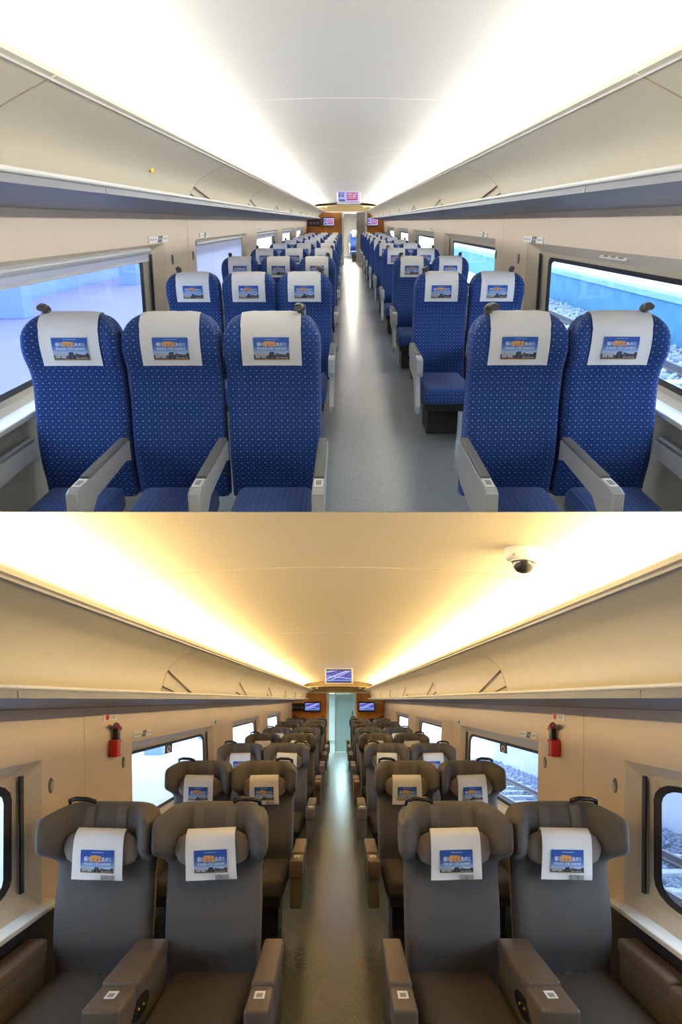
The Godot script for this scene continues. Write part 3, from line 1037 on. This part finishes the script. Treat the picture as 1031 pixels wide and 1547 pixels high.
func hammers(car: Dictionary) -> void:
	for s in [-1.0, 1.0]:
		var words: String = car.side_words[0 if s < 0 else 1]
		var t := thing("emergency_hammer", "red emergency hammer in its holder on the wall, " + words, "hammer", car, on_wall(car, s, -.292, 6.0))
		t.scale = Vector3(1.12, 1.12, 1.12)
		var k := 2.4   # the holder is long along the wall
		var g := Geo.new()
		g.box(Vector3(-s * .035, -.055, .02 * k), Vector3(.03, .055, .024 * k), .01, 2)
		obj("holder", g, mats.hammer_red, t)
		g = Geo.new()
		g.box(Vector3(-s * .066, -.055, .012 * k), Vector3(.002, .042, .005 * k))
		obj("lettering", g, mats.sticker_white, t)
		g = Geo.new()
		g.box(Vector3(-s * .03, .03, .004 * k), Vector3(.018, .045, .014 * k), .008, 2)
		obj("hammer_neck", g, mats.hammer_black, t)
		g = Geo.new()
		g.tube(PackedVector3Array([Vector3(-s * .03, .07, -.02 * k), Vector3(-s * .035, .085, .01 * k), Vector3(-s * .05, .095, .04 * k)]), .02, 8)
		obj("hammer_head", g, mats.hammer_red, t)
		g = Geo.new()
		g.tube(PackedVector3Array([Vector3(-s * .05, .095, .04 * k), Vector3(-s * .06, .098, .058 * k)]), .013, 8)
		obj("hammer_tip", g, mats.metal, t)
		t = thing("hammer_sign", "small white sign with red disc above the hammer, " + words, "sign", car, on_wall(car, s, -.128, 5.95))
		g = Geo.new()
		g.box(Vector3(-s * .003, 0, 0), Vector3(.003, .026, .17), .001)
		obj("sign_board", g, mats.sticker_white, t)
		g = Geo.new()
		var a := PackedVector3Array()
		for j in 16: a.append(Vector3(-s * .007, .021 * sin(TAU * j / 16), s * -.09 + .05 * cos(TAU * j / 16)))
		g.fan(a)
		obj("red_disc", g, mats.sticker_red, t)
		g = Geo.new()
		g.box(Vector3(-s * .0065, .006, s * .06), Vector3(.001, .003, .06))
		g.box(Vector3(-s * .0065, -.006, s * .06), Vector3(.001, .003, .045))
		obj("sign_print", g, mats.sticker_grey, t)
		# dark notice stuck on the window behind
		t = thing("window_notice", "black notice with white ring stuck on the window pane, " + words, "sticker", car, on_wall(car, s, car.glass_top - .06, 8.35, -car.reveal - .008))
		g = Geo.new()
		g.box(Vector3(0, 0, 0), Vector3(.003, .05, .17), .001)
		obj("notice_sheet", g, mats.black_seal, t)
		g = Geo.new()
		var loops := []
		for r in [.034, .02]:
			var l := PackedVector3Array()
			for j in 18: l.append(Vector3(-s * .005, -.01 + r * sin(TAU * j / 18), r * 2.6 * cos(TAU * j / 18)))
			loops.append(l)
		g.loft(loops, -1, false)
		obj("white_ring", g, mats.sticker_white, t)
		g = Geo.new()
		a = PackedVector3Array()
		for j in 14: a.append(Vector3(-s * .005, -.01 + .012 * sin(TAU * j / 14), .034 * cos(TAU * j / 14)))
		g.fan(a)
		obj("red_dot", g, mats.sticker_red, t)

func dome_camera(car: Dictionary) -> void:
	var t := thing("security_camera", "white dome security camera with black eye on the arched ceiling", "camera", car, Vector3(.775, .632, -3.26))
	t.transform = t.transform * Transform3D(Basis(Vector3(0, 0, 1), -.08))
	var g := Geo.new()
	g.lathe(Vector3.ZERO, PackedVector2Array([Vector2(.08, .02), Vector2(.083, -.012), Vector2(.08, -.044), Vector2(.072, -.06), Vector2(.05, -.066)]), 28)
	obj("housing", g, mats.frame_white, t)
	g = Geo.new()
	g.lathe(Vector3(0, -.062, .004), PackedVector2Array([Vector2(.05, 0), Vector2(.049, -.012), Vector2(.043, -.03), Vector2(.03, -.044), Vector2(.014, -.051), Vector2(.002, -.052)]), 24)
	obj("dome", g, mats.dome_black, t)
	g = Geo.new()
	g.lathe(Vector3(0, -.062, .004), PackedVector2Array([Vector2(.056, .002), Vector2(.057, -.004), Vector2(.052, -.008), Vector2(.049, -.006)]), 24)
	obj("dome_collar", g, mats.metal, t)
	g = Geo.new()
	for s in [-1.0, 1.0]: g.box(Vector3(s * .056, -.045, .058), Vector3(.004, .004, .004), .002)
	obj("screws", g, mats.metal, t)

# ------------------------------------------------------------------ carriage ends
func end_wall(car: Dictionary, gap0: float, gap1: float, head: float) -> void:
	var w := thing("wall_end", car.words + " end wall, orange wood panels beside the doorway", "wall", car, Vector3.ZERO, "", "structure")
	var z: float = -car.end
	var x0: float = car.cx - car.wall - .1
	var x1: float = car.cx + car.wall + .1
	for side in [[x0, gap0], [gap1, x1]]:
		var g := Geo.new()
		g.box(Vector3((side[0] + side[1]) / 2, (head + car.floor) / 2, z - .05), Vector3((side[1] - side[0]) / 2, (head - car.floor) / 2, .05))
		obj("wood_panel", g, mats.orange_wood, w)
	var g2 := Geo.new()
	g2.box(Vector3(car.cx, (head + 1.0) / 2, z - .05), Vector3(car.wall + .1, (1.0 - head) / 2, .05))
	obj("head_panel", g2, mats.end_ceiling, w)
	g2 = Geo.new()
	g2.box(Vector3(car.cx, head, z + .01), Vector3(car.wall, .02, .012))
	obj("head_strip", g2, mats.frame_white, w)
	for x in [gap0, gap1]:
		g2 = Geo.new()
		g2.box(Vector3(x, (head + car.floor) / 2, z + .01), Vector3(.045, (head - car.floor) / 2, .07), .01)
		obj("door_post", g2, mats.frame_white, w)
	# passage beyond
	for x in [gap0 - .12, gap1 + .12]:
		g2 = Geo.new()
		g2.box(Vector3(x, (head + car.floor) / 2, z - 4.6), Vector3(.06, (head - car.floor) / 2, 4.45))
		obj("passage_wall", g2, mats.frame_white, w)
	g2 = Geo.new()
	g2.box(Vector3((gap0 + gap1) / 2, (head + car.floor) / 2, z - 9.1), Vector3((gap1 - gap0) / 2 + .2, (head - car.floor) / 2, .05))
	obj("passage_end", g2, mats.frame_white, w)
	var pl := thing("passage_lamp", car.words + " flat ceiling lamp in the passage beyond the doorway", "lamp", car, Vector3((gap0 + gap1) / 2, head - .012, z - 4.0))
	g2 = Geo.new()
	g2.box(Vector3.ZERO, Vector3(.2, .01, 1.2), .004)
	obj("diffuser", g2, glow(car.words + "_passage_light", car.passage, 2.0), pl)
	var al := AreaLight3D.new()
	al.name = "panel_light"
	al.area_size = Vector2(.4, 2.4)
	al.area_normalize_energy = true
	al.light_color = car.passage
	al.light_energy = 40.0
	al.shadow_enabled = true
	al.transform = Transform3D(Basis(Vector3.RIGHT, -PI / 2), Vector3(0, -.016, 0))
	pl.add_child(al)
	g2 = Geo.new()
	g2.box(Vector3((gap0 + gap1) / 2, head + .04, z - 4.6), Vector3((gap1 - gap0) / 2 + .2, .04, 4.5))
	obj("passage_ceiling", g2, mats.white_ceiling, w)
	# lowered, darker ceiling in front of the end wall with two small downlights
	var hang := thing("trim_%d" % (names.get("trim_count", 0) + 1), car.words + " lowered olive ceiling piece above the end wall", "ceiling", car, Vector3.ZERO, "", "structure")
	names["trim_count"] = names.get("trim_count", 0) + 1
	g2 = Geo.new()
	var prof := curve([Vector2(car.cx - car.wall - .05, head + .04), Vector2(car.cx - 1.1, head + .15), Vector2(car.cx, head + .2), Vector2(car.cx + 1.1, head + .15), Vector2(car.cx + car.wall + .05, head + .04)], 20)
	g2.shell(prof, outset(prof, -.03), z + 1.6, z - .02)
	obj("ceiling_piece", g2, mats.end_ceiling, hang)
	for s in [-1.0, 1.0]:
		var sp := thing("downlight", "%s small round downlight above the end wall, %s" % [car.words, car.side_words[0 if s < 0 else 1]], "lamp", car, Vector3(car.cx + s * .75, head + .165, z + .9))
		g2 = Geo.new()
		g2.lathe(Vector3.ZERO, PackedVector2Array([Vector2(.06, .01), Vector2(.06, -.012), Vector2(.045, -.014)]), 16)
		obj("ring", g2, mats.metal, sp)
		g2 = Geo.new()
		g2.lathe(Vector3(0, -.012, 0), PackedVector2Array([Vector2(.042, 0), Vector2(.03, -.008), Vector2(.002, -.01)]), 16)
		obj("bulb", g2, mats["downlight_glow"], sp)
		var l := SpotLight3D.new()
		l.name = "downlight_beam"
		l.light_energy = 1.2
		l.light_color = Color(1, .86, .62)
		l.light_size = .04
		l.spot_angle = 60
		l.spot_range = 40
		l.shadow_enabled = true
		l.transform = Transform3D(Basis(Vector3.RIGHT, -PI / 2), Vector3(0, -.03, 0))
		sp.add_child(l)

# ------------------------------------------------------------------ outside
func track(car: Dictionary, label: String, x0: float, x1: float, y: float, d0: float, d1: float) -> void:
	var t := thing("railway_track", label, "track", car)
	for x in [x0, x1]:
		var g := Geo.new()
		var z := [-d0, -d1]
		var loops := []
		for zz in z:
			var l := PackedVector3Array()
			for q in [[-.075, -.17], [.075, -.17], [.075, -.155], [.012, -.13], [.012, -.045], [.036, -.03], [.036, 0.0], [-.036, 0.0], [-.036, -.03], [-.012, -.045], [-.012, -.13], [-.075, -.155]]: l.append(Vector3(x + q[0], y + q[1], zz))
			loops.append(l)
		g.loft(loops, -1)
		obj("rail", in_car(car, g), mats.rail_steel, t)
	var sl := Geo.new()
	sl.box(Vector3((x0 + x1) / 2, y - .26, 0), Vector3(1.3, .09, .2), .02)
	var mesh := commit(sl)
	var d := d0 + .3
	while d < d1:
		if car == lower or y - .2 > -UP_CUT * d + .3:
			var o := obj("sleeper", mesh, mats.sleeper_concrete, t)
			o.position = Vector3(0, 0, -d)
		d += 1.6

func ballast_bed(car: Dictionary, label: String, x0: float, x1: float, y: float, d0: float, d1: float, n: int) -> void:
	var t := thing("ballast", label, "gravel", car, Vector3.ZERO, "", "stuff")
	var g := Geo.new()
	g.box(Vector3((x0 + x1) / 2, y - .3, -(d0 + d1) / 2), Vector3((x1 - x0) / 2, .3, (d1 - d0) / 2))
	obj("gravel_bed", in_car(car, g), mats.ballast, t)
	var s := Geo.new()
	s.box(Vector3.ZERO, Vector3(.055, .04, .05), .02)
	var mm := MultiMesh.new()
	mm.transform_format = MultiMesh.TRANSFORM_3D
	mm.mesh = commit(s)
	var spots := []
	for i in n:
		var p := Vector3(rng.randf_range(x0, x1), y + rng.randf_range(.0, .12), -rng.randf_range(d0, d1))
		var turn := Basis.from_euler(Vector3(rng.randf() * TAU, rng.randf() * TAU, rng.randf() * TAU)).scaled(Vector3.ONE * rng.randf_range(.6, 1.6))
		if car.cut.dot(p) > .1: spots.append(Transform3D(turn, p))
	mm.instance_count = spots.size()
	for i in spots.size(): mm.set_instance_transform(i, spots[i])
	var o := MultiMeshInstance3D.new()
	o.name = "loose_stones"
	o.multimesh = mm
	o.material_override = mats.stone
	o.set_meta("kind", "stuff")
	t.add_child(o, true)

func slab(car: Dictionary, called: String, label: String, category: String, lo: Vector3, hi: Vector3, m: Material) -> Node3D:
	var t := thing(called, label, category, car)
	var g := Geo.new()
	g.box((lo + hi) / 2, (hi - lo) / 2)
	obj("body", in_car(car, g), m, t)
	return t

func outside() -> void:
	# beside the upper carriage: a lavender platform on one side, a track and a raised platform on the other
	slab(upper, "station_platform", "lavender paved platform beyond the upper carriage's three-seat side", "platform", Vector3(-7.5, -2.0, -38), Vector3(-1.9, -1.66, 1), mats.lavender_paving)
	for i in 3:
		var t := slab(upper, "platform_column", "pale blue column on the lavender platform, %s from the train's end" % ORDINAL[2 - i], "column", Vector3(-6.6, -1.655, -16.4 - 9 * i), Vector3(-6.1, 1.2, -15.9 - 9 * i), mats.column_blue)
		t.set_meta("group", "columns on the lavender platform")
	slab(upper, "sky_stand_in_wall", "pale blue wall added in place of the sky beyond the lavender platform", "wall", Vector3(-7.9, -2.0, -40), Vector3(-7.6, 1.2, 1), mats.column_blue)  # added wall; its pale blue stands in for the sky above the platform
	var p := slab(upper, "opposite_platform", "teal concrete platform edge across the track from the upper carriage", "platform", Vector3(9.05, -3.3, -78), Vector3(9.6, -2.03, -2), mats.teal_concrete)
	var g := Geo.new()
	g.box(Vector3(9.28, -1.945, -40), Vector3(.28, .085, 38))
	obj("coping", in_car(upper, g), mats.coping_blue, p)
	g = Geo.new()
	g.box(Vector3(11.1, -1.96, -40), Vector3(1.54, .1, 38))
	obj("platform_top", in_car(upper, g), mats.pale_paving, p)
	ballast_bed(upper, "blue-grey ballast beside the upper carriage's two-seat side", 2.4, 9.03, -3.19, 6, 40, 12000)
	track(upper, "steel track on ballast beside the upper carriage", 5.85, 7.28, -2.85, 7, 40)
	# beside the lower carriage
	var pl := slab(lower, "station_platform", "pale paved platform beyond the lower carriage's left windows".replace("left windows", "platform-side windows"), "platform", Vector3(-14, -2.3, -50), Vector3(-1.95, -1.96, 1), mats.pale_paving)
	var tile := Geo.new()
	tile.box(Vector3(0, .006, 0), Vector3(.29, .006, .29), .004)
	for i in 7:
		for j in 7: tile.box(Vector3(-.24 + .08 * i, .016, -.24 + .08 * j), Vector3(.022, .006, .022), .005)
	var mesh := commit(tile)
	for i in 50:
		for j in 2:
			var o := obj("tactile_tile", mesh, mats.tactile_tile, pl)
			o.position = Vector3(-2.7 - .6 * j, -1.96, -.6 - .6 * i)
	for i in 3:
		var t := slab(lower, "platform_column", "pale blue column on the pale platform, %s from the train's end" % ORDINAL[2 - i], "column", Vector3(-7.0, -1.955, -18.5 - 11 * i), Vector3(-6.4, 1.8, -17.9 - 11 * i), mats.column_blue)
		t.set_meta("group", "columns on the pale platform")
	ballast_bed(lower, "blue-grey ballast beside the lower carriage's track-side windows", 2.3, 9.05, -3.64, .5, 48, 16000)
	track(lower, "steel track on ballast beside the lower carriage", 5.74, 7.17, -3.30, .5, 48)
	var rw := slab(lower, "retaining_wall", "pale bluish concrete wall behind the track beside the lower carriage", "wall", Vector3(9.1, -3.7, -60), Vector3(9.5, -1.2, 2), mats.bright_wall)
	g = Geo.new()   # pink painted T
	g.box(Vector3(9.08, -2.42, -21.2), Vector3(.012, .03, .55))
	g.box(Vector3(9.08, -2.66, -21.2), Vector3(.012, .24, .07))
	obj("painted_letter", g, mats.pink_paint, rw)

# ------------------------------------------------------------------ the scene
func rig(vx: float, vy: float) -> Basis:
	# columns: right, up and back of a carriage whose far end is seen at that pixel, in the axes of the camera
	var fw := Vector3((vx - 515.5) / FOCAL, (AXIS_ROW - vy) / FOCAL, -1).normalized()
	var r := fw.cross(Vector3.UP).normalized()
	return Basis(r, r.cross(fw), -fw)

func _ready() -> void:
	rng.seed = 20
	var low_axes := rig(513, 1057)
	var up_axes := rig(522, 335)
	# camera: looks slightly upwards inside the level lower carriage; the lens is shifted
	var cam := Camera3D.new()
	cam.name = "camera"
	cam.projection = Camera3D.PROJECTION_FRUSTUM
	cam.near = .05
	cam.far = 400.0
	cam.size = 2.0 * cam.near * 773.5 / FOCAL
	cam.frustum_offset = Vector2(0, cam.near * (AXIS_ROW - 773.5) / FOCAL)
	cam.transform = Transform3D(low_axes.transposed(), EYE)
	add_child(cam)
	cam.current = true
	# sky: bright, pale overcast
	var env := Environment.new()
	var sky_m := ProceduralSkyMaterial.new()
	sky_m.sky_top_color = Color(.80, .90, 1.0)
	sky_m.sky_horizon_color = Color(.90, .95, 1.0)
	sky_m.ground_horizon_color = Color(.80, .86, .94)
	sky_m.ground_bottom_color = Color(.70, .76, .86)
	sky_m.energy_multiplier = 3.8
	var sky := Sky.new()
	sky.sky_material = sky_m
	env.background_mode = Environment.BG_SKY
	env.sky = sky
	env.tonemap_mode = Environment.TONE_MAPPER_LINEAR
	env.tonemap_exposure = 1.2
	env.sdfgi_enabled = true
	env.ssao_enabled = true
	env.ssil_enabled = true
	var we := WorldEnvironment.new()
	we.name = "world"
	we.environment = env
	add_child(we)

	make_materials()
	glow("downlight_glow", Color(1, .86, .6), 4.0)
	upper = {
		"words": "upper carriage", "passage": Color(1, .97, .9), "side_words": ["three-seat side", "two-seat side"], "t": Transform3D(low_axes.transposed() * up_axes, EYE), "cut": Vector3(0, 1, -UP_CUT), "cx": 0.0,
		"floor": -1.62, "wall": 1.58, "lean": -.03, "wall_top": .066, "hole_top": -.165, "sill": -.875, "glass_top": -.265, "glass_bottom": -.80, "reveal": .08,
		"start": -1.95, "end": 36.0, "seam": 8.75, "pitch": 6.45, "windows": 5, "far": 7.13, "far_bevel": .45, "hole_len": 4.4, "round_d": .12, "round_y": .04, "blinds": true,
		"lower_mat": mats.grey_lower_wall, "ceil_mat": mats.white_ceiling, "ceiling": [Vector2(0, .68), Vector2(.5, .67), Vector2(1.0, .641), Vector2(1.2, .60), Vector2(1.3, .53), Vector2(1.32, .43)],
		"lining": [Vector2(1.128, .137), Vector2(1.112, .184), Vector2(1.068, .25), Vector2(.984, .306), Vector2(.82, .378)], "ceil_seam": 5.65, "ceil_module": 3.73, "line_seam": 6.39, "line_module": 3.73,
		"rack_lip": Vector2(1.03, .16), "rack_wall_y": .088, "rail": .022, "lamp": Vector2(1.15, .465), "lamp_from": .4, "lamp_count": 9}
	lower = {
		"words": "lower carriage", "passage": Color(.8, .97, 1), "side_words": ["platform side", "track side"], "t": Transform3D(Basis(), EYE), "cut": Vector3(0, -1, -LOW_CUT), "cx": -.034,
		"floor": -1.88, "wall": 1.67, "lean": .05, "wall_top": -.053, "hole_top": -.341, "sill": -1.15, "glass_top": -.435, "glass_bottom": -1.045, "reveal": .08,
		"start": -1.6, "end": 28.7, "seam": 5.35, "pitch": 6.15, "windows": 4, "far": 4.4, "far_bevel": .18, "hole_len": 4.0, "round_d": .3, "round_y": .1, "blinds": false,
		"lower_mat": mats.dark_lower_wall, "ceil_mat": mats.cream_ceiling, "ceiling": [Vector2(0, .66), Vector2(.5, .647), Vector2(1.05, .592), Vector2(1.2, .54), Vector2(1.3, .47), Vector2(1.32, .40)],
		"lining": [Vector2(1.172, .03), Vector2(1.163, .075), Vector2(1.13, .188), Vector2(1.06, .271), Vector2(.97, .312), Vector2(.88, .345)], "ceil_seam": 3.94, "ceil_module": 3.87, "line_seam": 5.39, "line_module": 3.87,
		"rack_lip": Vector2(1.05, .0525), "rack_wall_y": -.03, "rail": .02, "lamp": Vector2(1.17, .42), "lamp_from": 1.75, "lamp_count": 8}
	lamps(upper, Color(1, .985, .95), 1.45, 4.0)
	lamps(lower, Color(1, .875, .65), 1.35, 4.0)
	print("lamps")
	# structure
	for car in [upper, lower]:
		overhead(car)
		side_wall(car, -1.0, "wall_left", car.words + " cream side wall, " + car.side_words[0])
		side_wall(car, 1.0, "wall_right", car.words + " cream side wall, " + car.side_words[1])
	floor_of(upper, mats.upper_floor_vinyl)
	floor_of(lower, mats.lower_floor_vinyl)
	print("shells")
	# added panel, a thin wedge, that keeps the light of the carriages apart
	var dv := thing("trim_7", "thin white panel added to keep light apart between the upper and lower carriage", "panel", lower, Vector3.ZERO, "", "structure")
	for r in [[.5, 4.75], [-2.0, -.25]]:
		var g := Geo.new()
		var a := PackedVector3Array()
		var b := PackedVector3Array()
		for q in [[r[0], LOW_CUT + .0003], [r[1], LOW_CUT + .0003], [r[1], LOW_CUT - .0003], [r[0], LOW_CUT - .0003]]:
			a.append(Vector3(-1.78, q[0] * q[1], -q[0])); b.append(Vector3(1.72, q[0] * q[1], -q[0]))
		g.loft([a, b], -1)
		obj("divider_sheet", g, mats.frame_white, dv)
	var back := thing("wall_back", "cream wall behind the viewer in the lower carriage", "wall", lower, Vector3.ZERO, "", "structure")
	var bg := Geo.new()
	bg.box(Vector3(-.034, -1.1, 1.65), Vector3(1.75, .8, .05))
	obj("back_panel", bg, mats.cream_wall_lining, back)
	end_wall(upper, -.1, .85, .36)
	end_wall(lower, -.42, .58, .25)
	print("ends")
	outside()
	print("outside")
	upper_seats()
	lower_seats()
	print("seats")
	# screens
	var pink := glow("upper_display", Color.WHITE, .85, news_upper())
	var blue := glow("lower_display", Color.WHITE, .85, news_lower())
	screen(upper, "ceiling_screen", "screen with pink and lavender picture hanging from the upper carriage ceiling", Vector3(.09, .57, -22.4), .60, .34, mats.tv_frame, pink, .10, .05, Color(.9, .7, 1))
	screen(upper, "wall_screen", "screen on the orange end wall beside the three-seat rows", Vector3(-.68, .0, -35.9), .47, .33, mats.tv_black, pink, 0, .02, Color(.9, .7, 1))
	screen(upper, "wall_screen", "screen on the orange end wall beside the two-seat rows", Vector3(1.12, .0, -35.9), .47, .33, mats.tv_black, pink, 0, .02, Color(.9, .7, 1))
	screen(lower, "ceiling_screen", "screen with blue aerial road picture hanging from the lower carriage ceiling", Vector3(-.01, .49, -16.7), .58, .33, mats.tv_frame, blue, .10, .05, Color(.6, .65, 1))
	screen(lower, "wall_screen", "screen with blue picture on the orange end wall, platform side", Vector3(-.96, -.25, -28.6), .58, .36, mats.tv_black, blue, 0, .02, Color(.6, .65, 1))
	screen(lower, "wall_screen", "screen with blue picture on the orange end wall, track side", Vector3(.98, -.25, -28.6), .58, .36, mats.tv_black, blue, 0, .02, Color(.6, .65, 1))
	for car in [upper, lower]:
		var sg := thing("notice_board", "%s dark notice board beside a wall screen on orange wood" % car.words, "board", car, Vector3(-1.27 if car == upper else -1.48, -.03 if car == upper else -.26, -(car.end - .03)))
		var g := Geo.new()
		g.box(Vector3.ZERO, Vector3(.26, .13, .02), .005)
		obj("board", g, mats.tv_black, sg)
		g = Geo.new()
		for i in 3: g.box(Vector3(-.15 + .15 * i, -.02, .022), Vector3(.06, .05, .003))
		obj("board_print", g, mats.arm_pad, sg)
	# doors
	var dr := thing("door_1", "upper carriage grey sliding end door, half open", "door", upper, Vector3.ZERO, "", "structure")
	var dg := Geo.new()
	dg.box(Vector3(.64, -.63, -36.3), Vector3(.18, .98, .03), .01)
	obj("door_leaf", dg, mats.door_grey, dr)
	dr = thing("door_2", "lower carriage frosted cyan glass sliding end door", "door", lower, Vector3.ZERO, "", "structure")
	dg = Geo.new()
	dg.box(Vector3(.23, -.81, -29.2), Vector3(.36, 1.05, .012))
	obj("glass_leaf", dg, mats.frosted_door_glass, dr)
	dg = Geo.new()
	dg.box(Vector3(-.14, -.81, -29.2), Vector3(.02, 1.05, .02))
	obj("door_stile", dg, mats.frame_white, dr)
	dg = Geo.new()
	dg.box(Vector3(.48, -.55, -29.15), Vector3(.015, .16, .03), .01)
	obj("door_handle", dg, mats.handle_black, dr)
	# wall fittings
	small_plates(upper, [[-1.0, -.13, 7.35, .75, .05, "fifth"], [1.0, -.14, 7.32, .75, .05, "fifth"], [-1.0, -.13, 9.75, .6, .045, "fourth"], [1.0, -.135, 10.0, .6, .045, "fourth"], [1.0, -.13, 16.2, .6, .045, "third"], [-1.0, -.13, 16.2, .6, .045, "third"]])
	small_plates(lower, [[-1.0, -.287, 6.9, .62, .05, "third"], [1.0, -.298, 6.9, .62, .05, "third"], [-1.0, -.295, 10.87, .6, .05, "second"], [1.0, -.302, 10.87, .6, .05, "second"]])
	coat_hooks(upper, [[-1.0, -.31, 7.9, "nearer the fifth window", .8], [1.0, -.31, 7.9, "nearer the fifth window", .8], [-1.0, -.315, 9.0, "nearer the fourth window", .8], [1.0, -.315, 9.1, "nearer the fourth window", .8]])
	coat_hooks(lower, [[-1.0, -.495, 4.72, "nearer the fourth window", .8], [1.0, -.498, 4.73, "nearer the fourth window", .8], [-1.0, -.483, 6.28, "nearer the third window", .8], [1.0, -.488, 6.32, "nearer the third window", .8]])
	hammers(lower)
	dome_camera(lower)
	var sd := thing("smoke_detector", "small round white smoke detector on the upper carriage ceiling", "detector", upper, Vector3(-.62, .655, -20))
	var sg2 := Geo.new()
	sg2.lathe(Vector3.ZERO, PackedVector2Array([Vector2(.09, 0), Vector2(.09, -.025), Vector2(.06, -.05), Vector2(.03, -.055)]), 18)
	obj("housing", sg2, mats.rail_white, sd)
	sg2 = Geo.new()
	sg2.lathe(Vector3(0, -.055, 0), PackedVector2Array([Vector2(.028, 0), Vector2(.02, -.012), Vector2(.004, -.014)]), 12)
	obj("sensor", sg2, mats.tv_black, sd)
	var ys := thing("yellow_sticker", "tiny yellow sticker on the curved lining above the rack", "sticker", upper, Vector3(-1.055, .262, -4.9))
	sg2 = Geo.new()
	sg2.box(Vector3.ZERO, Vector3(.004, .016, .028), .001)
	obj("sticker_sheet", sg2, mats.sticker_yellow, ys)
	for s in [-1.0, 1.0]:
		var wl := thing("window_label", "tiny white label above the fifth window of the upper carriage, " + upper.side_words[0 if s < 0 else 1], "label", upper, on_wall(upper, s, -.197, 5.2, -.03))
		wl.transform = wl.transform * Transform3D(Basis(Vector3(0, 0, 1), s * -.85))
		sg2 = Geo.new()
		sg2.box(Vector3.ZERO, Vector3(.003, .017, .26), .001)
		obj("label_sheet", sg2, mats.sticker_white, wl)
		sg2 = Geo.new()
		for i in 3: sg2.box(Vector3(-s * .0035, 0, -.15 + .15 * i), Vector3(.001, .008, .045))
		obj("label_print", sg2, mats.sticker_grey, wl)
	print("done")
